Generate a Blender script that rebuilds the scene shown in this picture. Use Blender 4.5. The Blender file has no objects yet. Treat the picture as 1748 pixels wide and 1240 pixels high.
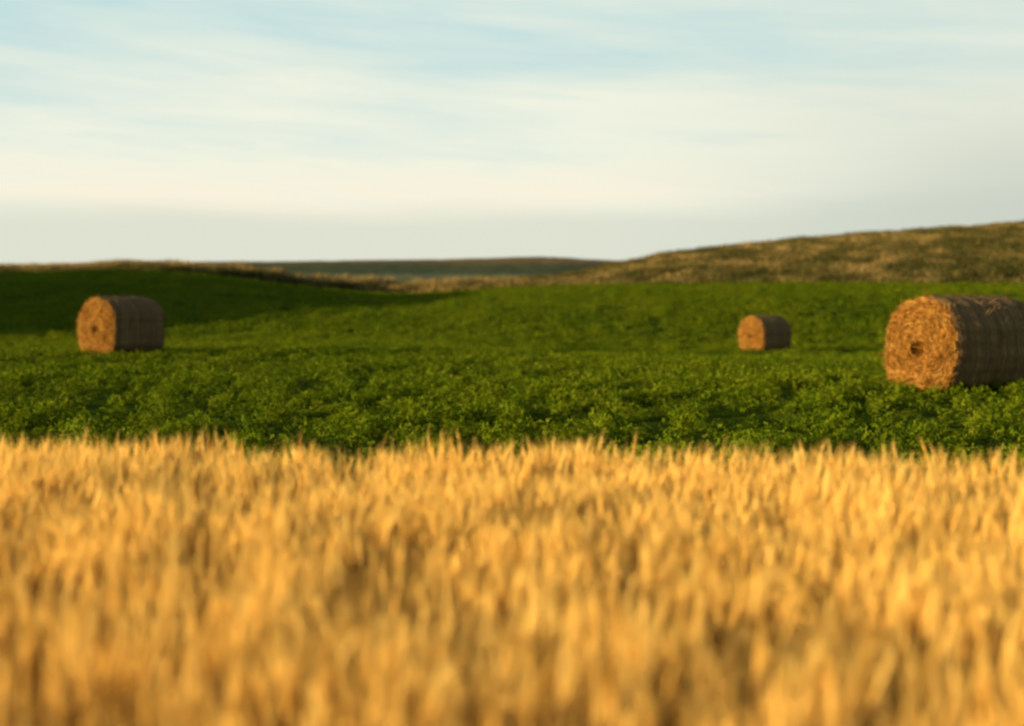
import bpy, math, random
import numpy as np
from mathutils import Vector, Matrix

# ------------------------------------------------------------------ camera, sky, sun, exposure
S = bpy.context.scene
EYE = 1.65                      # eye height above the near field
FPX = 2428.0                    # focal length in pixels of the 1748 px wide photograph
HOR = 510.0                     # eye level row in the photograph

cam_data = bpy.data.cameras.new("camera")
cam = bpy.data.objects.new("camera", cam_data)
S.collection.objects.link(cam)
cam_data.sensor_width = 36.0
cam_data.lens = 50.0
cam_data.clip_start = 0.05
cam_data.clip_end = 9000.0
cam.location = (0, 0, EYE)
cam.rotation_euler = (math.radians(90.0 - 2.595), 0, 0)
cam_data.dof.use_dof = True
cam_data.dof.focus_distance = 14.0
cam_data.dof.aperture_fstop = 1.0
S.camera = cam

SUN_EL, SUN_AZ = 7.5, 245.0     # degrees; azimuth clockwise from +Y (245: from the left, a little behind the camera)
sa, se = math.radians(SUN_AZ), math.radians(SUN_EL)
to_sun = Vector((math.sin(sa) * math.cos(se), math.cos(sa) * math.cos(se), math.sin(se)))
sun_data = bpy.data.lights.new("sun", 'SUN')
sun_data.energy = 5.0
sun_data.angle = math.radians(0.5)
sun_data.color = (1.0, 0.74, 0.42)
sun = bpy.data.objects.new("sun", sun_data)
sun.rotation_euler = to_sun.to_track_quat('Z', 'Y').to_euler()
sun.location = (-40, -10, 30)
S.collection.objects.link(sun)

vs = S.view_settings
vs.view_transform = 'Standard'
vs.look = 'None'
vs.exposure = 1.1
vs.gamma = 1.0
S.render.film_transparent = False
S.cycles.pixel_filter_type = 'BLACKMAN_HARRIS'
S.cycles.filter_width = 2.6
S.cycles.max_bounces = 6
S.cycles.use_denoising = True


class NT:
    """Small node-tree helper."""
    def __init__(self, tree):
        self.t = tree
        self.t.nodes.clear()

    def n(self, kind, _props=None, **inputs):
        nd = self.t.nodes.new(kind)
        for k, v in (_props or {}).items():
            setattr(nd, k, v)
        for k, v in inputs.items():
            self.set(nd, k, v)
        return nd

    def set(self, nd, k, v):
        s = nd.inputs[int(k[1:])] if k[0] == 'i' and k[1:].isdigit() else nd.inputs[k.replace('_', ' ')]
        if isinstance(v, bpy.types.NodeSocket):
            self.t.links.new(v, s)
        elif isinstance(v, bpy.types.Node):
            self.t.links.new(v.outputs[0], s)
        else:
            s.default_value = v

    def m(self, op, a, b=0.0, c=0.0, clamp=False):
        return self.n('ShaderNodeMath', {'operation': op, 'use_clamp': clamp}, i0=a, i1=b, i2=c).outputs[0]

    def mix(self, f, a, b, blend='MIX'):
        nd = self.t.nodes.new('ShaderNodeMix')
        nd.data_type = 'RGBA'
        nd.blend_type = blend
        for i, v in ((0, f), (6, a), (7, b)):
            if isinstance(v, bpy.types.NodeSocket):
                self.t.links.new(v, nd.inputs[i])
            else:
                nd.inputs[i].default_value = v if i == 0 else (*v[:3], 1.0)
        return nd.outputs[2]

    def step(self, v, a, b):
        nd = self.n('ShaderNodeMapRange', {'interpolation_type': 'SMOOTHSTEP'}, i0=v, i1=a, i2=b)
        return nd.outputs[0]

    def ramp(self, v, stops):
        nd = self.n('ShaderNodeValToRGB', i0=v)
        el = nd.color_ramp.elements
        while len(el) < len(stops):
            el.new(0.5)
        for e, (p, c) in zip(el, stops):
            e.position = p
            e.color = (*c, 1.0)
        return nd.outputs[0]

    def noise(self, vec, scale, detail=4.0, rough=0.55, dist=0.0):
        nd = self.n('ShaderNodeTexNoise', Scale=scale, Detail=detail, Roughness=rough, Distortion=dist)
        if vec is not None:
            self.t.links.new(vec, nd.inputs['Vector'])
        return nd.outputs[0]


world = bpy.data.worlds.new("World")
S.world = world
world.use_nodes = True
W = NT(world.node_tree)
SKY_STRENGTH = 0.1
sky = W.n('ShaderNodeTexSky', {'sky_type': 'NISHITA', 'sun_disc': False, 'sun_elevation': se, 'sun_rotation': sa,
                               'altitude': 300.0, 'air_density': 1.0, 'dust_density': 2.0, 'ozone_density': 1.5})
dirn = W.n('ShaderNodeTexCoord').outputs['Generated']
sp = W.n('ShaderNodeSeparateXYZ', i0=dirn)
dx, dy, dz = sp.outputs
az = W.m('ARCTAN2', dx, dy)                      # 0 straight ahead, positive to the right
el = W.m('ARCSINE', dz)


def sky_noise(sx, sy, tilt, off, detail, rough, dist=0.0):
    a = W.m('MULTIPLY', az, sx)
    b = W.m('MULTIPLY', W.m('ADD', el, W.m('MULTIPLY', az, tilt)), sy)
    v = W.n('ShaderNodeCombineXYZ', i0=a, i1=b, i2=off)
    return W.noise(v.outputs[0], 1.0, detail, rough, dist)


n_big = sky_noise(3.0, 22.0, 0.05, 3.3, 4.0, 0.55, 0.3)
n_fine = sky_noise(7.0, 75.0, 0.07, 8.1, 5.0, 0.6, 0.4)
n_soft = sky_noise(1.6, 9.0, -0.04, 1.7, 3.0, 0.5, 0.0)


def lin(r, g, b):
    f = lambda c: ((c / 255.0 + 0.055) / 1.055) ** 2.4 if c > 10 else c / 255.0 / 12.92
    return (f(r), f(g), f(b))


K = 2.0 ** -vs.exposure / SKY_STRENGTH
sc_ = lambda c: tuple(v * K for v in c)
BLUE, CREAM, GREY, HORIZ, PEACH = (sc_(lin(*c)) for c in ((190, 221, 223), (241, 243, 225), (203, 210, 197), (219, 223, 207), (249, 241, 219)))
# veil of high cloud: cream in the middle heights, thinner (blue showing) high up and to the left
thin = W.m('ADD', W.step(el, 0.085, 0.215), W.m('MULTIPLY', az, -0.15))
veil = W.m('ADD', W.m('SUBTRACT', 1.1, W.m('MULTIPLY', thin, 0.85)),
           W.m('ADD', W.m('MULTIPLY', W.m('SUBTRACT', n_big, 0.5), 1.9), W.m('MULTIPLY', W.m('SUBTRACT', n_fine, 0.5), 0.8)))
veil = W.m('ADD', veil, 0.0, clamp=True)
low = W.mix(veil, BLUE, CREAM)
warm = W.m('MULTIPLY', W.step(el, 0.105, 0.07), W.m('SUBTRACT', 1.0, W.step(az, 0.02, 0.3)))
low = W.mix(W.m('MULTIPLY', warm, W.step(n_fine, 0.25, 0.6)), low, PEACH)
greyness = W.m('MULTIPLY', W.step(W.m('ADD', az, W.m('MULTIPLY', W.m('SUBTRACT', n_soft, 0.5), 0.5)), -0.02, 0.36),
               W.m('SUBTRACT', 1.0, W.m('MULTIPLY', W.step(el, 0.05, 0.17), 0.85)))
low = W.mix(W.m('MULTIPLY', greyness, 1.0), low, GREY)
hband = W.m('SUBTRACT', 1.0, W.step(W.m('ADD', el, W.m('MULTIPLY', W.m('SUBTRACT', n_big, 0.5), 0.022)), 0.050, 0.074))
low = W.mix(W.m('MULTIPLY', hband, 0.88), low, W.mix(W.step(az, 0.0, 0.4), HORIZ, GREY))
cover = W.m('SUBTRACT', 1.0, W.m('MULTIPLY', W.step(el, 0.22, 0.55), 0.85))
front = W.step(W.m('ABSOLUTE', az), 2.2, 1.0)     # the veil lies over this side of the sky
skycol = W.mix(W.m('MULTIPLY', cover, front), sky.outputs[0], low)
bg = W.n('ShaderNodeBackground', Color=skycol, Strength=SKY_STRENGTH)
out = W.n('ShaderNodeOutputWorld', Surface=bg)

# ------------------------------------------------------------------ helpers
rng = np.random.default_rng(7)


def material(name):
    m = bpy.data.materials.new(name)
    m.use_nodes = True
    return m, NT(m.node_tree)


def tag(o, label=None, cat=None, group=None, kind=None):
    for k, v in (('label', label), ('category', cat), ('group', group), ('kind', kind)):
        if v:
            o[k] = v
    return o


def mesh_object(name, V, F, mat, parent=None, attrs=None, smooth=False):
    """V (n,3), F (m,3|4) index array -> one linked mesh object; attrs: name -> float per vertex."""
    V = np.asarray(V, np.float32)
    F = np.asarray(F, np.int32)
    me = bpy.data.meshes.new(name)
    me.vertices.add(len(V))
    me.vertices.foreach_set('co', V.ravel())
    k = F.shape[1]
    me.loops.add(F.size)
    me.loops.foreach_set('vertex_index', F.ravel())
    me.polygons.add(len(F))
    me.polygons.foreach_set('loop_start', np.arange(len(F), dtype=np.int32) * k)
    me.polygons.foreach_set('loop_total', np.full(len(F), k, np.int32))
    me.polygons.foreach_set('use_smooth', np.full(len(F), smooth, bool))
    for an, av in (attrs or {}).items():
        a = me.attributes.new(an, 'FLOAT', 'POINT')
        a.data.foreach_set('value', np.asarray(av, np.float32))
    me.update(calc_edges=True)
    me.materials.append(mat)
    o = bpy.data.objects.new(name, me)
    S.collection.objects.link(o)
    if parent is not None:
        o.parent = parent
    return o


class TB:
    """Template builder: triangles with a value per vertex."""
    def __init__(self):
        self.v, self.f, self.a = [], [], []

    def add(self, vs_, fs_, val):
        b = len(self.v)
        self.v += [tuple(p) for p in vs_]
        self.a += list(val) if isinstance(val, (list, tuple)) else [val] * len(vs_)
        for f in fs_:
            f = [b + i for i in f]
            self.f.append(f[:3])
            if len(f) == 4:
                self.f.append([f[0], f[2], f[3]])

    def done(self):
        return np.array(self.v, np.float32), np.array(self.f, np.int32), np.array(self.a, np.float32)


def scatter(templates, pos, rot, lean, lean_dir, scale, var):
    """Copies of random templates (one mesh): returns V, F, part value and plant value per vertex."""
    pick = rng.integers(0, len(templates), len(pos))
    VV, FF, AA, PP, base = [], [], [], [], 0
    for ti, (tv, tf, ta) in enumerate(templates):
        idx = np.nonzero(pick == ti)[0]
        if not len(idx):
            continue
        c, s = np.cos(rot[idx])[:, None], np.sin(rot[idx])[:, None]
        sc2 = scale[idx]
        x = (tv[None, :, 0] * c - tv[None, :, 1] * s) * sc2[:, None, 0]
        y = (tv[None, :, 0] * s + tv[None, :, 1] * c) * sc2[:, None, 0]
        z = tv[None, :, 2] * sc2[:, None, 1]
        l = lean[idx][:, None]
        x = x + z * np.abs(z) ** 0.6 * l * np.cos(lean_dir[idx])[:, None]
        y = y + z * np.abs(z) ** 0.6 * l * np.sin(lean_dir[idx])[:, None]
        P = np.stack([x, y, z], 2) + pos[idx][:, None, :]
        n = len(tv)
        VV.append(P.reshape(-1, 3))
        FF.append((tf[None] + (np.arange(len(idx)) * n)[:, None, None] + base).reshape(-1, 3))
        AA.append(np.tile(ta, len(idx)))
        PP.append(np.repeat(var[idx], n))
        base += n * len(idx)
    return np.concatenate(VV), np.concatenate(FF), np.concatenate(AA), np.concatenate(PP)


_perm = rng.random((256, 256)).astype(np.float32)


def vnoise(x, y):
    """Smooth value noise, 0..1, period 256."""
    xi, yi = np.floor(x).astype(int), np.floor(y).astype(int)
    fx, fy = x - xi, y - yi
    fx, fy = fx * fx * (3 - 2 * fx), fy * fy * (3 - 2 * fy)
    g = lambda a, b: _perm[a % 256, b % 256]
    return (g(xi, yi) * (1 - fx) + g(xi + 1, yi) * fx) * (1 - fy) + (g(xi, yi + 1) * (1 - fx) + g(xi + 1, yi + 1) * fx) * fy


def fbm(x, y, o=4):
    r, a = 0.0, 0.5
    for i in range(o):
        r = r + a * vnoise(x * 2 ** i + 17.3 * i, y * 2 ** i + 5.1 * i)
        a *= 0.5
    return r


def ss(v, a, b):
    t = np.clip((v - a) / (b - a), 0, 1)
    return t * t * (3 - 2 * t)


# ------------------------------------------------------------------ the lie of the land
def U(px):
    return (np.asarray(px, float) - 874.0) / FPX


def zpix(row, dist):
    return EYE + (HOR - np.asarray(row, float)) / FPX * dist


def smooth_tab(u, xs, ys):
    us = np.linspace(-1.3, 1.3, 1041)
    t = np.interp(us, xs, ys)
    k = np.hanning(23)
    t = np.convolve(np.pad(t, 11, mode='edge'), k / k.sum(), 'valid')
    return np.interp(u, us, t)


EDGE_X = U([-800, 0, 230, 400, 520, 640, 700, 800, 900, 1000, 1150, 1400, 1748, 2500])
EDGE_ROW = np.array([468, 468, 463, 476, 492, 502, 503.5, 498, 491, 488, 486, 484, 487, 470], float)
EDGE_D = np.array([128, 128, 130, 136, 142, 146, 146, 142, 136, 130, 124, 118, 112, 105], float)
CREST_ROW = np.array([468, 463, 452, 465, 479, 489, 490, 487, 481, 468, 433, 408, 382, 340], float)
CREST_D = np.array([150, 150, 152, 150, 152, 154, 155, 156, 162, 172, 192, 205, 205, 200], float)


def edge_d(u):
    return smooth_tab(u, EDGE_X, EDGE_D)


def edge_z(u):
    return zpix(smooth_tab(u, EDGE_X, EDGE_ROW), edge_d(u))


def crest_d(u):
    return smooth_tab(u, EDGE_X, CREST_D)


def crest_z(u):
    return zpix(smooth_tab(u, EDGE_X, CREST_ROW), crest_d(u))


def height(x, y):
    x, y = np.asarray(x, float), np.asarray(y, float)
    u = np.clip(x / np.maximum(y, 25.0), -1.25, 1.25)
    ed, ez, cd, cz = edge_d(u), edge_z(u), crest_d(u), crest_z(u)
    dip = -0.78 * ss(u, -0.12, 0.12) * ss(y, 30, 60) * (1 - ss(y, 66, 95))
    dip = dip - 0.28 * (1 - ss(u, -0.12, 0.12)) * ss(y, 42, 58) * (1 - ss(y, 66, 92))
    t = np.clip((y - 62) / (ed - 62), 0, 1)
    z = dip + ez * (0.35 * t + 0.65 * t * t * (3 - 2 * t)) + 0.05 * (fbm(x * 0.15, y * 0.15) - 0.47) * ss(y, 12, 30)
    t2 = np.clip((y - ed) / (cd - ed), 0, 1)
    roll = 1 - (1 - t2) ** 1.15
    zh = ez + (cz - ez) * roll
    z = np.where(y > ed, zh, z)
    back = ss(y, cd, cd + 70)
    z = np.where(y > cd, cz * (1 - back) - 7.0 * back, z)
    for bx, by, bh in ((7.3, 23.2, 0.165), (-10.7, 39.0, 0.13), (10.8, 60.5, 0.17)):      # slight rises under the bales
        z = z + bh * np.exp(-((x - bx) / 4.0) ** 2 - ((y - by) / 4.0) ** 2)
    # knoll standing to the left of the view: its evening shadow fills the swale below the left ridge
    z = z + KN_H * (1 + 0.004 * (y - KN_Y)) * np.exp(-((x - KN_X) / KN_SX) ** 2 - ((y - KN_Y) / KN_SY) ** 4)
    return z


KN_H, KN_X, KN_Y, KN_SX, KN_SY = 11.8, -82.0, 69.0, 14.0, 44.0

# ------------------------------------------------------------------ materials of the land
def land_material(name, stops, scale, scale2, bump, rough=0.95):
    m, N = material(name)
    pos = N.n('ShaderNodeNewGeometry').outputs['Position']
    a = N.noise(pos, scale, 6.0, 0.6)
    b = N.noise(pos, scale2, 5.0, 0.6)
    f = N.m('ADD', N.m('MULTIPLY', a, 0.6), N.m('MULTIPLY', b, 0.4))
    col = N.ramp(f, stops)
    bp = N.n('ShaderNodeBump', Strength=bump, Distance=0.1, Height=b)
    p = N.n('ShaderNodeBsdfPrincipled', Base_Color=col, Roughness=rough, Normal=bp)
    p.inputs['Specular IOR Level'].default_value = 0.0
    N.n('ShaderNodeOutputMaterial', Surface=p)
    return m


FIELD_MAT = land_material("field soil and stems", [(0.3, (0.018, 0.034, 0.004)), (0.5, (0.034, 0.056, 0.005)), (0.72, (0.055, 0.076, 0.008))], 0.35, 3.0, 0.6)
HILL_MAT = land_material("dry prairie ground", [(0.3, (0.03, 0.03, 0.009)), (0.5, (0.06, 0.05, 0.015)), (0.7, (0.11, 0.08, 0.025))], 0.12, 1.1, 0.8)
SOIL_MAT = land_material("straw littered soil", [(0.3, (0.05, 0.03, 0.014)), (0.7, (0.16, 0.1, 0.04))], 2.0, 18.0, 0.5)
FAR_MAT_BASE = land_material("open country", [(0.3, (0.04, 0.05, 0.02)), (0.7, (0.11, 0.09, 0.04))], 0.01, 0.08, 0.3)


def grid(nu, nv, fx):
    """fx(i_u, i_v arrays) -> x, y, z; quads."""
    a, b = np.meshgrid(np.arange(nu), np.arange(nv), indexing='ij')
    x, y, z = fx(a / (nu - 1), b / (nv - 1))
    V = np.stack([x, y, z], 2).reshape(-1, 3)
    i = (np.arange(nu - 1)[:, None] * nv + np.arange(nv - 1)[None]).ravel()
    F = np.stack([i, i + nv, i + nv + 1, i + 1], 1)
    return V, F


# the wheat stands on its own strip of soil; its far edge runs a little askew
def wheat_edge(x):
    return 7.72 - 0.155 * x + 0.10 * np.sin(x * 1.3) + 0.06 * np.sin(x * 3.1 + 1)


def field_xyz(a, b):
    s = (a - 0.5) * 2
    u = 1.3 * np.sign(s) * np.abs(s) ** 1.4
    y = -30 + b ** 1.25 * (edge_d(u) + 30)
    x = u * edge_d(u)
    return x, y, height(x, y)


V, F = grid(520, 220, field_xyz)
tag(mesh_object("field", V, F, FIELD_MAT, smooth=True), kind='structure')


def hill_xyz(a, b):
    u = (a - 0.5) * 2.4
    y = edge_d(u) + (crest_d(u) + 75 - edge_d(u)) * b
    x = u * y
    z = height(x, y) + 0.5 * (fbm(x * 0.12, y * 0.12) - 0.47) * ss(b, 0.0, 0.12)
    return x, y, z


V, F = grid(420, 110, hill_xyz)
tag(mesh_object("hill", V, F, HILL_MAT, smooth=True), kind='structure')

V, F = grid(60, 60, lambda a, b: ((a - 0.5) * 9000, (b - 0.35) * 9000, a * 0 - 8.0))
tag(mesh_object("ground", V, F, FAR_MAT_BASE), kind='structure')

V, F = grid(60, 40, lambda a, b: ((a - 0.5) * 56, -28 + b * (wheat_edge((a - 0.5) * 56) + 28.1),
                                  height((a - 0.5) * 56, -28 + b * (wheat_edge((a - 0.5) * 56) + 28.1)) + 0.02))
tag(mesh_object("soil", V, F, SOIL_MAT, smooth=True), kind='structure')

# distant rise behind the swale: brown crest over a blue-green field
m, N = material("distant fields")
geo = N.n('ShaderNodeNewGeometry').outputs['Position']
sx, sy, sz = N.n('ShaderNodeSeparateXYZ', i0=geo).outputs
nz = N.noise(N.n('ShaderNodeVectorMath', {'operation': 'MULTIPLY'}, i0=geo, i1=(0.012, 0.03, 0.1)).outputs[0], 1.0, 5.0, 0.6)
nf = N.noise(geo, 0.12, 5.0, 0.7)
rows = N.m('ADD', sz, N.m('ADD', N.m('MULTIPLY', N.m('SUBTRACT', nz, 0.5), 4.0), N.m('MULTIPLY', sx, 0.004)))
col = N.ramp(N.m('DIVIDE', N.m('ADD', rows, 2.0), 18.0),
             [(0.0, (0.065, 0.08, 0.025)), (0.42, (0.05, 0.078, 0.03)), (0.56, (0.13, 0.14, 0.075)), (0.64, (0.042, 0.066, 0.027)), (0.80, (0.07, 0.075, 0.025)), (0.88, (0.18, 0.12, 0.04))])
col = N.mix(N.m('MULTIPLY', nf, 0.5), col, (0.03, 0.035, 0.02))
p = N.n('ShaderNodeBsdfPrincipled', Base_Color=col, Roughness=1.0, Normal=N.n('ShaderNodeBump', Strength=0.8, Distance=1.5, Height=nf))
p.inputs['Specular IOR Level'].default_value = 0.05
N.n('ShaderNodeOutputMaterial', Surface=p)
FAR_MAT = m
FAR_X = U([-1500, -300, 0, 250, 420, 600, 760, 860, 950, 1010, 1080, 1300, 1800, 3000])
FAR_ROW = np.array([470, 462, 455, 449, 448, 446, 445, 441, 440, 444, 447, 455, 470, 480], float)
FAR_D = 520.0


def far_xyz(a, b):
    u = (a - 0.5) * 2.4
    cz = zpix(smooth_tab(u, FAR_X, FAR_ROW), FAR_D)
    y = 330 + b * 380
    t = np.where(y < FAR_D, np.sin(np.clip((y - 330) / (FAR_D - 330), 0, 1) * math.pi / 2), np.cos(np.clip((y - FAR_D) / 190, 0, 1) * math.pi / 2))
    x = u * y
    return x, y, -9 + (cz + 9) * t + 0.9 * (fbm(x * 0.03, y * 0.03) - 0.47) + 0.5 * (fbm(x * 0.2, y * 0.2) - 0.47)


V, F = grid(600, 90, far_xyz)
tag(mesh_object("distant_hill", V, F, FAR_MAT, smooth=True), kind='structure')


# ------------------------------------------------------------------ plants
def plant_material(name, stops, rough=0.6, transl=0.3, spec=0.25, tint=None):
    """Colour from the plant's own value ('plant') and the piece's value ('piece')."""
    m, N = material(name)
    a = N.n('ShaderNodeAttribute', {'attribute_name': 'plant'}).outputs['Fac']
    b = N.n('ShaderNodeAttribute', {'attribute_name': 'piece'}).outputs['Fac']
    f = N.m('ADD', N.m('MULTIPLY', a, 0.5), N.m('MULTIPLY', b, 0.5))
    col = N.ramp(f, stops)
    p = N.n('ShaderNodeBsdfPrincipled', Base_Color=col, Roughness=rough)
    p.inputs['Specular IOR Level'].default_value = spec
    tr = N.n('ShaderNodeBsdfTranslucent', Color=N.mix(1.0, col, tint or (1, 1, 1), 'MULTIPLY'))
    mx = N.n('ShaderNodeMixShader', i0=transl, i1=p, i2=tr)
    N.n('ShaderNodeOutputMaterial', Surface=mx)
    return m


def tube(tb, pts, rads, sides, vals):
    """A tapered tube along pts; rads may alternate for a knobbly ear."""
    vs_, fs_, va = [], [], []
    pts = [Vector(p) for p in pts]
    for i, (p, r) in enumerate(zip(pts, rads)):
        d = (pts[min(i + 1, len(pts) - 1)] - pts[max(i - 1, 0)]).normalized()
        e1 = d.cross(Vector((0.3, 1, 0.1))).normalized()
        e2 = d.cross(e1)
        for k in range(sides):
            t = 2 * math.pi * (k + 0.5 * (i % 2)) / sides
            rr = r if not isinstance(r, tuple) else r[k % len(r)]
            vs_.append(p + e1 * math.cos(t) * rr + e2 * math.sin(t) * rr)
            va.append(vals[i])
    for i in range(len(pts) - 1):
        for k in range(sides):
            a, b = i * sides + k, i * sides + (k + 1) % sides
            fs_.append((a, b, b + sides, a + sides))
    tb.add(vs_, fs_, va)


R = random.Random(11)


def wheat_template():
    tb = TB()
    H = 0.66
    bend = R.uniform(0.0, 0.035)
    top = Vector((bend, 0, H))
    tube(tb, [(0, 0, 0), (bend * 0.2, 0, H * 0.5), top], [0.0022, 0.0018, 0.0014], 3, [0.2, 0.35, 0.55])
    # the ear: knobbly spindle that nods along the bend
    n = 9
    L = R.uniform(0.085, 0.115)
    nod = R.uniform(0.0, 0.25)
    pts, rads, vals, p, ang = [], [], [], top.copy(), 0.12
    for i in range(n):
        t = i / (n - 1)
        pts.append(p.copy())
        rads.append((0.0065 * math.sin(math.pi * (0.16 + 0.76 * t)) ** 0.7) * (1.15 if i % 2 else 0.8))
        vals.append(R.uniform(0.6, 1.0))
        ang += nod / n
        p = p + Vector((math.sin(ang), 0, math.cos(ang))) * L / (n - 1)
    tube(tb, pts, rads, 5, vals)
    d0 = Vector((math.sin(ang), 0, math.cos(ang)))
    for i in range(13):                                              # awns
        q = pts[R.randrange(2, n)]
        dr = (d0 + Vector((R.gauss(0, 0.13), R.gauss(0, 0.13), R.gauss(0.05, 0.1)))).normalized()
        s = dr.cross(Vector((R.random(), R.random(), 0.2))).normalized() * 0.0011
        l = R.uniform(0.06, 0.105)
        tb.add([q - s, q + s, q + dr * l * 0.6 + s * 0.6 + d0 * 0.004, q + dr * l], [(0, 1, 2, 3)], R.uniform(0.75, 1.0))
    for i in range(R.choice([0, 1, 1])):                             # dry leaves
        z0, a = R.uniform(0.3, 0.62), R.uniform(0, 6.28)
        dr = Vector((math.cos(a), math.sin(a), 0))
        w = Vector((-dr.y, dr.x, 0.3)) * R.uniform(0.003, 0.006)
        q = Vector((bend * 0.5, 0, z0))
        rise, vs_ = R.uniform(0.5, 1.6), []
        for k in range(4):
            t = k / 3
            c = q + dr * 0.10 * t + Vector((0, 0, 0.16 * (rise * t - 1.5 * t * t)))
            vs_ += [c - w * (1 - t * 0.85), c + w * (1 - t * 0.85)]
        tb.add(vs_, [(0, 1, 3, 2), (2, 3, 5, 4), (4, 5, 7, 6)], R.uniform(0.1, 0.6))
    return tb.done()


WHEAT_MAT = plant_material("ripe wheat straw", [(0.12, (0.48, 0.255, 0.048)), (0.45, (0.78, 0.483, 0.104)), (0.7, (0.88, 0.595, 0.146)), (0.95, (0.91, 0.667, 0.20))], 0.6, 0.35, 0.04)
wt = [wheat_template() for _ in range(14)]


def wheat_points(dens, y0, y1, kx, wx, thin):
    n = int(dens * (y1 - y0) * 2 * (kx * y1 + wx))
    x = rng.uniform(-(kx * y1 + wx), kx * y1 + wx, n)
    y = rng.uniform(y0, y1, n)
    keep = (np.abs(x) < kx * y + wx) & (y < wheat_edge(x) + rng.normal(0, 0.05, n))
    g = fbm(x * 7.0 + 40, y * 3.6 + 9, 3)                           # thin places between the clumps
    keep &= rng.random(n) < 1.0 - thin * ss(g, 0.5, 0.36)
    return x[keep], y[keep]


x, y = wheat_points(880, 1.0, 9.8, 0.46, 1.4, 0.75)
hh = 1.0 + 0.09 * (fbm(x * 0.9, y * 0.9 + 31, 3) - 0.45) + 0.10 * (vnoise(x * 4.5 + 12, y * 3.0 + 70) - 0.5) + rng.normal(0, 0.045, len(x))
pos = np.stack([x, y, height(x, y) + 0.015], 1)
sc2 = np.stack([rng.uniform(0.9, 1.2, len(x)), hh], 1)
V, F, A, P = scatter(wt, pos, rng.uniform(0, 6.283, len(x)), np.abs(rng.normal(0.035, 0.05, len(x))), rng.normal(0.2, 1.3, len(x)), sc2, rng.random(len(x)))
tag(mesh_object("wheat", V, F, WHEAT_MAT, attrs={'piece': A, 'plant': P}),
    'ripe golden wheat filling the strip of ground before the green field', 'wheat', kind='stuff')
print("wheat", len(x), len(F))


# green crop: bushy plants of three-leaflet leaves near by, simpler and larger-leaved far off
def crop_template(n_leaf, size, spread, hgt, fine):
    tb = TB()
    for i in range(n_leaf):
        a, r = R.uniform(0, 6.283), spread * math.sqrt(R.random())
        zt = hgt * R.uniform(0.35, 1.0) * (1.0 - 0.35 * (r / spread) ** 2)
        c = Vector((math.cos(a) * r, math.sin(a) * r, zt))
        if fine:
            tb.add([c * 0.35 + Vector((0.002, 0, -0.1)), c * 0.35 - Vector((0.002, 0, 0.1)), c], [(0, 1, 2)], 0.1)
        face = Vector((math.cos(a) * R.uniform(-0.3, 0.9) + R.gauss(0, 0.3), math.sin(a) * R.uniform(-0.3, 0.9) + R.gauss(0, 0.3), R.uniform(0.25, 1.0))).normalized()
        out_ = face.cross(Vector((-math.sin(a + R.gauss(0, 0.6)), math.cos(a), R.gauss(0, 0.3)))).normalized()
        if out_.x * math.cos(a) + out_.y * math.sin(a) < 0:
            out_ = -out_
        sidev = face.cross(out_).normalized()
        for j, th in enumerate((-1.15, 0.0, 1.15) if fine else (0.0,)):
            o2 = out_ * math.cos(th) + sidev * math.sin(th)
            s2 = face.cross(o2)
            l, w = size * R.uniform(0.8, 1.15), size * R.uniform(0.3, 0.42)
            b = c + o2 * size * 0.12
            tb.add([b, b + o2 * l * 0.45 + s2 * w + face * w * 0.25, b + o2 * l - face * l * 0.12, b + o2 * l * 0.45 - s2 * w + face * w * 0.25],
                   [(0, 1, 2), (0, 2, 3)], R.random())
    return tb.done()


CROP_MAT = plant_material("green crop leaves", [(0.1, (0.036, 0.074, 0.004)), (0.4, (0.090, 0.138, 0.004)), (0.65, (0.126, 0.168, 0.005)), (0.95, (0.178, 0.200, 0.010))], 0.6, 0.4, 0.03, (1.2, 1.1, 0.5))


def crop_zone(y0, y1, dens, kx, wx, temps, s0, s1):
    u1 = kx
    n = int(dens * (y1 - y0) * 2 * (u1 * y1 + wx))
    x = rng.uniform(-(u1 * y1 + wx), u1 * y1 + wx, n)
    y = rng.uniform(y0, y1, n)
    ed = edge_d(np.clip(x / np.maximum(y, 25.0), -1.25, 1.25))
    keep = (np.abs(x) < u1 * y + wx) & (y > wheat_edge(x) + 0.2) & (y < ed - 0.5)
    g = fbm(x * 0.5, y * 0.22, 4)
    if y1 < 30:                                                     # close by, single plants and the gaps between them show
        g2 = fbm(x * 1.9 + 33, y * 0.8 + 12, 3)
        keep &= rng.random(n) < 0.3 + 0.7 * ss(g2, 0.36, 0.47)
    keep &= rng.random(n) < 0.4 + 0.6 * ss(g, 0.36, 0.5)
    x, y, g = x[keep], y[keep], g[keep]
    sc_xy = rng.uniform(s0, s1, len(x))
    sc_z = sc_xy * (0.25 + 1.45 * fbm(x * 1.3 + 7, y * 0.6 + 3, 3)) * rng.uniform(0.85, 1.15, len(x))
    if y1 < 30:
        sc_z = sc_xy * (0.45 + 0.95 * ss(fbm(x * 2.8 + 7, y * 1.1 + 3, 3), 0.3, 0.6)) * rng.uniform(0.8, 1.2, len(x))
    pos = np.stack([x, y, height(x, y) - 0.01], 1)
    var = np.clip(rng.random(len(x)) * 0.6 + 0.9 * (fbm(x * 0.25 + 60, y * 0.12, 3) - 0.25), 0, 1)
    return scatter(temps, pos, rng.uniform(0, 6.283, len(x)), np.zeros(len(x)), np.zeros(len(x)), np.stack([sc_xy, sc_z], 1), var)


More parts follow.
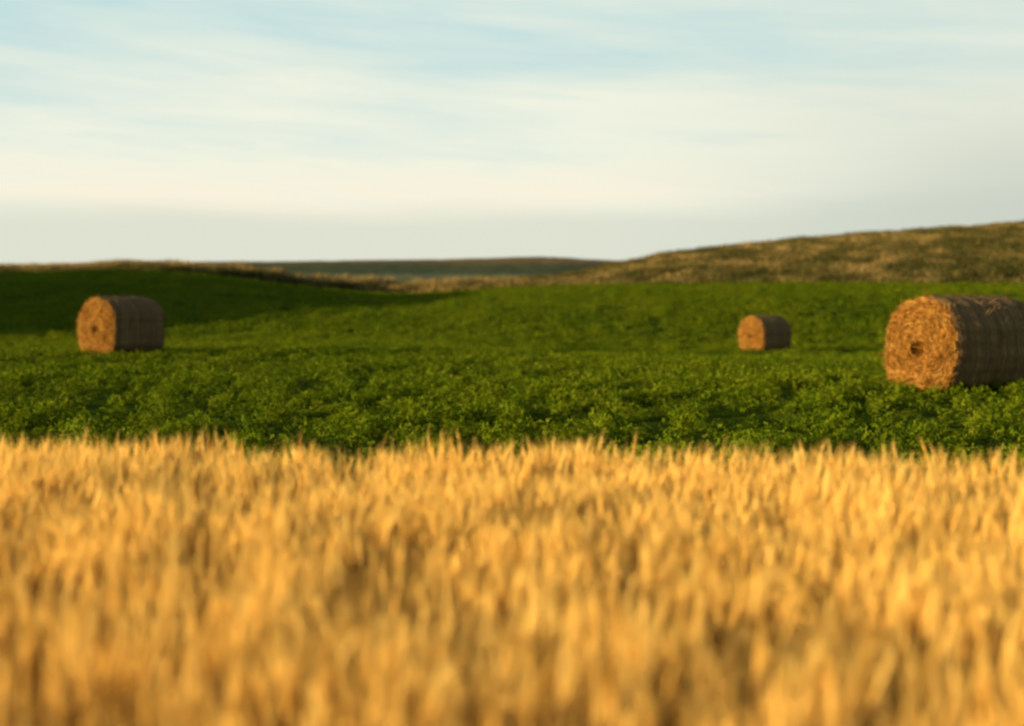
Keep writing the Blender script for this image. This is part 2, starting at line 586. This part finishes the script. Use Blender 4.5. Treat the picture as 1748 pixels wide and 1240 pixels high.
parts = [
    crop_zone(6.0, 26.0, 46, 0.45, 2.0, [crop_template(17, 0.036, 0.105, 0.19, True) for _ in range(8)], 0.8, 1.3),
    crop_zone(26.0, 68.0, 10, 0.45, 3.0, [crop_template(44, 0.072, 0.22, 0.21, False) for _ in range(8)], 0.8, 1.25),
    crop_zone(68.0, 150.0, 4.6, 0.45, 4.0, [crop_template(34, 0.14, 0.42, 0.17, False) for _ in range(6)], 0.8, 1.2),
]
VV, FF, AA, PP, b = [], [], [], [], 0
for V, F, A, P in parts:
    VV.append(V); FF.append(F + b); AA.append(A); PP.append(P); b += len(V)
FF = np.concatenate(FF)
tag(mesh_object("crop_foliage", np.concatenate(VV), FF, CROP_MAT, attrs={'piece': np.concatenate(AA), 'plant': np.concatenate(PP)}),
    'low leafy green crop covering the field between wheat and grassy hill', 'green crop', kind='stuff')
print("crop", len(FF))


# dry grass and weeds on the hill
def tuft_template(n, hgt, spread):
    tb = TB()
    for i in range(n):
        a, r = R.uniform(0, 6.283), spread * math.sqrt(R.random())
        q = Vector((math.cos(a) * r, math.sin(a) * r, -0.05))
        b = R.uniform(0, 6.283)
        dr = Vector((math.cos(a) * 0.4 + R.gauss(0, 0.25), math.sin(a) * 0.4 + R.gauss(0, 0.25), 1)).normalized()
        w = Vector((math.cos(b), math.sin(b), 0)) * R.uniform(0.02, 0.045)
        h = hgt * R.uniform(0.5, 1.0)
        v = R.random()
        tip = q + dr * h + Vector((R.gauss(0, 0.08), R.gauss(0, 0.08), 0)) * h
        tb.add([q - w, q + w, q + dr * h * 0.55 + w * 0.9, q + dr * h * 0.55 - w * 0.9, tip], [(0, 1, 2, 3), (3, 2, 4)], v)
    return tb.done()


GRASS_MAT = plant_material("dry prairie grass", [(0.1, (0.022, 0.03, 0.006)), (0.35, (0.06, 0.062, 0.014)), (0.6, (0.125, 0.098, 0.025)), (0.92, (0.42, 0.29, 0.10))], 0.8, 0.3, 0.1)
n = 90000
u = rng.uniform(-0.5, 0.5, n)
t = rng.uniform(-0.01, 1.12, n)
y = edge_d(u) + (crest_d(u) - edge_d(u)) * t
x = u * y
keep = rng.random(n) < 0.25 + 0.75 * np.minimum(1, (crest_d(u) - edge_d(u)) / 75.0)
x, y, t, u_k = x[keep], y[keep], t[keep], u[keep]
g = fbm(x * 0.16, y * 0.07 + 4, 4)
g2 = fbm(x * 0.6 + 80, y * 0.25, 3)
var = np.clip(0.40 + 1.35 * (g - 0.47) + 1.6 * (g2 - 0.45) + 0.9 * ss(u_k, 0.02, -0.06) * ss(t, 0.25, 0.6) * (0.6 + 0.4 * ss(np.abs(u_k + 0.24), 0.02, 0.06)) + rng.normal(0, 0.12, len(x)), 0, 1)  # tan strip along left and centre ridge: sunlit brightness painted into the grass tone
hs = (0.05 + 2.2 * fbm(x * 0.6 + 11, y * 0.4, 3)) * rng.uniform(0.7, 1.2, len(x))
hs *= 1 - 0.35 * ss(t, 0.1, 0.0)
hs *= 1 + 0.6 * ss(u_k, 0.03, -0.05) * ss(u_k, -0.30, -0.2)
pos = np.stack([x, y, height(x, y) + 0.5 * (fbm(x * 0.12, y * 0.12) - 0.47)], 1)
V, F, A, P = scatter([tuft_template(11, 0.62, 0.35) for _ in range(8)], pos, rng.uniform(0, 6.283, len(x)),
                     np.abs(rng.normal(0.1, 0.1, len(x))), rng.normal(0.2, 0.8, len(x)), np.stack([rng.uniform(0.8, 1.4, len(x)), hs], 1), var)
tag(mesh_object("prairie_grass", V, F, GRASS_MAT, attrs={'piece': A, 'plant': P}),
    'brown and rust coloured rough grass covering the hill and ridge', 'grass', kind='stuff')
print("grass", len(F))


# low shrubs that break the skyline
SHRUB_MAT = plant_material("shrub leaves", [(0.1, (0.018, 0.03, 0.008)), (0.9, (0.07, 0.075, 0.02))], 0.8, 0.25, 0.1)


def shrub(px, dist, z, wid, hgt, label, group=None):
    tb = TB()
    blobs = [(R.uniform(-0.35, 0.35), R.uniform(-0.3, 0.3), R.uniform(0.3, 0.75), R.uniform(0.2, 0.34)) for _ in range(8)]
    for i in range(420):
        bx, by, bz, br = blobs[i % 8]
        d = Vector((R.gauss(0, 1), R.gauss(0, 1), R.gauss(0, 1))).normalized() * br * R.random() ** 0.4
        c = Vector(((bx + d.x) * wid, (by + d.y) * wid, max(0.03, bz + d.z) * hgt))
        e1 = Vector((R.gauss(0, 1), R.gauss(0, 1), R.gauss(0, 1))).normalized()
        e2 = e1.orthogonal().normalized()
        l = 0.07 * (wid + hgt) * R.uniform(0.6, 1.2)
        tb.add([c - e1 * l, c + e2 * l * 0.5, c + e1 * l, c - e2 * l * 0.5], [(0, 1, 2, 3)], R.random())
    for k in range(4):
        a = R.uniform(0, 6.28)
        tube(tb, [(0, 0, -0.3), (math.cos(a) * 0.1 * wid, math.sin(a) * 0.1 * wid, 0.3 * hgt), (math.cos(a) * 0.3 * wid, math.sin(a) * 0.3 * wid, 0.6 * hgt)],
             [0.03 * hgt, 0.02 * hgt, 0.008 * hgt], 4, [0.1] * 3)
    V, F, A = tb.done()
    o = mesh_object("shrub", V, F, SHRUB_MAT, attrs={'piece': A, 'plant': np.full(len(V), R.random())})
    o.location = (float(U(px)) * dist, dist, z)
    tag(o, label, 'shrub', group)
    return o


for px in (884, 899, 913, 929, 946):
    u = float(U(px))
    shrub(px, FAR_D + R.uniform(-6, 2), float(zpix(smooth_tab(u, FAR_X, FAR_ROW), FAR_D)) - 1.3, R.uniform(3.2, 4.6), R.uniform(1.2, 1.9),
          'low dark shrub in the row along the crest of the distant hill', 'shrubs along the distant crest')
for px, dist, wid, hgt, label in ((1062, 188, 1.9, 1.1, 'dark shrub on the skyline where the grassy hill meets the distant hill'),
                                  (742, 150.5, 1.5, 1.0, 'small dark shrub in the tan grass at the head of the green swale')):
    x, y = float(U(px)) * dist, float(dist)
    shrub(px, dist, float(height(x, y)) + 0.5 * (float(fbm(np.array(x * 0.12), np.array(y * 0.12))) - 0.47) - 0.05, wid, hgt, label)


# ------------------------------------------------------------------ round bales
def straw_material(name, stops, stripes):
    m, N = material(name)
    co = N.n('ShaderNodeTexCoord').outputs['Object']
    a = N.n('ShaderNodeAttribute', {'attribute_name': 'piece'}).outputs['Fac']
    if stripes:                                      # wrap: bands that run round the bale (bale axis is object X)
        sxx = N.n('ShaderNodeVectorMath', {'operation': 'MULTIPLY'}, i0=co, i1=(14.0, 1.6, 1.6)).outputs[0]
        nn = N.noise(sxx, 1.0, 5.0, 0.65)
        n2 = N.noise(co, 5.0, 4.0, 0.6)
    else:
        nn = N.noise(co, 7.0, 5.0, 0.65)
        n2 = N.noise(co, 30.0, 3.0, 0.6)
    f = N.m('ADD', N.m('MULTIPLY', a, 0.45), N.m('ADD', N.m('MULTIPLY', nn, 0.4), N.m('MULTIPLY', n2, 0.15)))
    col = N.ramp(f, stops)
    bp = N.n('ShaderNodeBump', Strength=0.7, Distance=0.02, Height=nn)
    p = N.n('ShaderNodeBsdfPrincipled', Base_Color=col, Roughness=0.85, Normal=bp)
    p.inputs['Specular IOR Level'].default_value = 0.03
    N.n('ShaderNodeOutputMaterial', Surface=p)
    return m


FACE_MAT = straw_material("cut straw ends", [(0.2, (0.05, 0.02, 0.004)), (0.42, (0.14, 0.06, 0.010)), (0.58, (0.25, 0.118, 0.020)), (0.76, (0.56, 0.33, 0.085))], False)
SIDE_MAT = straw_material("weathered bale wrap", [(0.25, (0.10, 0.058, 0.022)), (0.45, (0.175, 0.108, 0.043)), (0.62, (0.25, 0.16, 0.068))], True)
TWINE_MAT = straw_material("sun bleached twine", [(0.2, (0.07, 0.045, 0.02)), (0.8, (0.13, 0.09, 0.042))], False)


def bale_radius(t, rad, seed):
    """Sagged outline: round on top, upright sides, flat foot. t = 0 at +Y, pi/2 at top."""
    c, s = np.cos(t), np.sin(t)
    p = np.where(s < 0, 3.6, 2.15)
    r = rad / (np.abs(c) ** p + np.abs(s) ** p) ** (1 / p)
    r = np.where(s < 0, np.minimum(r, 0.90 * rad / np.maximum(np.abs(s), 1e-3)), r)
    return r * (1 + 0.022 * np.sin(2 * t + seed) + 0.016 * np.sin(5 * t + 2.1 * seed) + 0.012 * np.sin(11 * t + seed) + 0.009 * np.sin(23 * t + 3 * seed))


def make_bale(loc, yaw, rad, length, label, seed, rough, core_w):
    """Round bale lying on its side, axis along local X, its front end towards local -X."""
    rg = np.random.default_rng(seed)
    rr = random.Random(seed)
    root = bpy.data.objects.new("hay_bale", None)
    S.collection.objects.link(root)
    root.location = loc
    root.rotation_euler = (0, 0, yaw)
    tag(root, label, 'hay bale', 'round hay bales lying in the green field')
    cz = 0.90 * rad
    h = length / 2
    # wrapped side, with soft shoulders and shallow ribs where the wrap pulls in
    nt, nx = 128, 60

    def side(a, b):
        t = a * 2 * math.pi
        xx = (b - 0.5) * 2
        sh = 1 - 0.06 * np.abs(xx) ** 9
        ribs = 0.007 * np.sin(xx * 17 + seed) + 0.004 * np.sin(xx * 41 + 2 * np.sin(xx * 7))
        lump = 0.05 * (fbm(np.cos(t) * 3 + xx * 2.5 + 30 + seed, np.sin(t) * 3 + 40, 4) - 0.47)
        r = bale_radius(t, rad, seed * 0.7) * (sh + ribs + lump)
        return xx * h, 0.94 * np.cos(t) * r, np.sin(t) * r + cz
    V, F = grid(nt, nx, side)
    side_o = mesh_object("wrapped_side", V, F, SIDE_MAT, root, {'piece': np.tile(rg.random(nx), nt) * 0.45 + 0.25 * rg.random(nt * nx)}, smooth=True)
    # loose straws on the wrap
    tb = TB()
    for i in range(900):
        t, xx = rr.uniform(-0.35, math.pi + 0.35), rr.uniform(-0.97, 0.97)
        r = float(bale_radius(np.array(t), rad, seed * 0.7)) * (1 - 0.06 * abs(xx) ** 9)
        q = Vector((xx * h, 0.94 * math.cos(t) * r, math.sin(t) * r + cz))
        nrm = Vector((0, math.cos(t), math.sin(t)))
        d = (Vector((rr.gauss(0, 0.5), -math.sin(t) * rr.choice((-1, 1)), math.cos(t) * rr.choice((-1, 1)))) + nrm * rr.uniform(0, 0.45)).normalized()
        s = d.cross(nrm).normalized() * 0.003
        l = rr.uniform(0.05, 0.16)
        tb.add([q - s, q + s, q + d * l + s, q + d * l - s], [(0, 1, 2, 3)], rr.random())
    V, F, A = tb.done()
    mesh_object("loose_straw", V, F, SIDE_MAT, side_o, {'piece': A})
    # twine turns, each a part
    for k in range(5):
        xx = -0.8 + 1.6 * k / 4 + rr.uniform(-0.05, 0.05)
        tb = TB()
        pts = []
        for i in range(65):
            t = 2 * math.pi * i / 64
            r = float(bale_radius(np.array(t), rad, seed * 0.7)) * (1.002 - 0.06 * abs(xx) ** 9)
            pts.append((xx * h + 0.01 * math.sin(3 * t + k), 0.94 * math.cos(t) * r, math.sin(t) * r + cz))
        tube(tb, pts, [0.0032] * 65, 4, [rr.random() for _ in range(65)])
        V, F, A = tb.done()
        mesh_object("twine", V, F, TWINE_MAT, root, {'piece': A})
    # the two ends: rolled straw, a sunken core, ragged straws that follow the roll
    for sgn in (-1, 1):
        nr_, na = 56, 160

        def end(a, b):
            t = a * 2 * math.pi * sgn * -1
            q = 0.005 + b * 0.985
            core = np.exp(-(q / core_w) ** 4)
            r = bale_radius(t, rad, seed * 0.7) * q * (1 - 0.055 * (b > 0.98))
            spiral = np.sin((q * 9.0 - t / (2 * math.pi)) * 2 * math.pi + 2.0 * fbm(np.cos(t) * 2 + 9, np.sin(t) * 2 + seed, 2))
            bulge = 0.07 * (1 - q ** 2) - 0.11 * np.clip(q - 0.88, 0, 1) ** 1.0
            relief = rough * (0.014 * spiral + 0.30 * (fbm(np.cos(t) * q * 7 + 50, np.sin(t) * q * 7 + seed * 3, 4) - 0.47)) * (1 - ss(q, 0.9, 1.0))
            xx = h + bulge + relief - 0.34 * core
            return sgn * xx, 0.94 * np.cos(t) * r, np.sin(t) * r + cz - 0.14 * rad * (1 - q)
        V, F = grid(na, nr_, end)
        A = 0.3 + 0.4 * rg.random(len(V))
        o = mesh_object("straw_face", V, F, FACE_MAT, root, {'piece': A}, smooth=False)
        tb = TB()
        for i in range(4800):
            q, t = math.sqrt(rr.uniform((core_w * 1.1) ** 2, 0.98 if sgn < 0 else 0.8)), rr.uniform(0, 2 * math.pi)
            r = float(bale_radius(np.array(t), rad, seed * 0.7)) * q
            base = Vector((sgn * (h + 0.07 * (1 - q * q) - 0.11 * max(q - 0.88, 0)), 0.94 * math.cos(t) * r, math.sin(t) * r + cz - 0.14 * rad * (1 - q)))
            tang = Vector((0, -math.sin(t), math.cos(t))) * rr.choice((-1, 1))
            d = (tang + Vector((sgn * abs(rr.gauss(0.2, 0.3)), rr.gauss(0, 0.4), rr.gauss(-0.12, 0.4)))).normalized()
            s = d.cross(Vector((sgn, 0.2, 0.1))).normalized() * rr.uniform(0.002, 0.0045)
            l = rr.uniform(0.05, 0.2) * (0.6 + 0.4 * rough)
            tb.add([base - s, base + s, base + d * l + s * 0.6, base + d * l - s * 0.6], [(0, 1, 2, 3)], rr.random())
        V, F, A = tb.done()
        mesh_object("loose_straw", V, F, FACE_MAT, o, {'piece': A})
    return root


def bale_place(px_face, dist):
    return U(px_face) * dist


def put(px, dist, alpha, rad, length, label, seed, rough, core_w):
    """alpha: degrees the lit end is turned from facing straight back at the camera row (-Y) towards -X."""
    u = float(U(px))
    x, y = u * dist, dist
    yaw = math.radians(90 - alpha)                    # local -X end faces (-sin a, -cos a)
    return make_bale((x, y, float(height(x, y)) + 0.08), yaw, rad, length, label, seed, rough, core_w)


put(1645, 23.0, 59, 0.768, 1.95, 'largest round hay bale, its orange end ragged round a dark hollow core, nearest the wheat', 3, 1.0, 0.17)
put(209, 39.0, 33, 0.78, 1.80, 'mid-sized round hay bale standing before the dark shaded slope of the field', 5, 0.7, 0.12)
put(1306, 60.5, 51, 0.765, 1.75, 'smallest round hay bale, sitting in the dip below the brown grassy hill', 9, 0.6, 0.11)
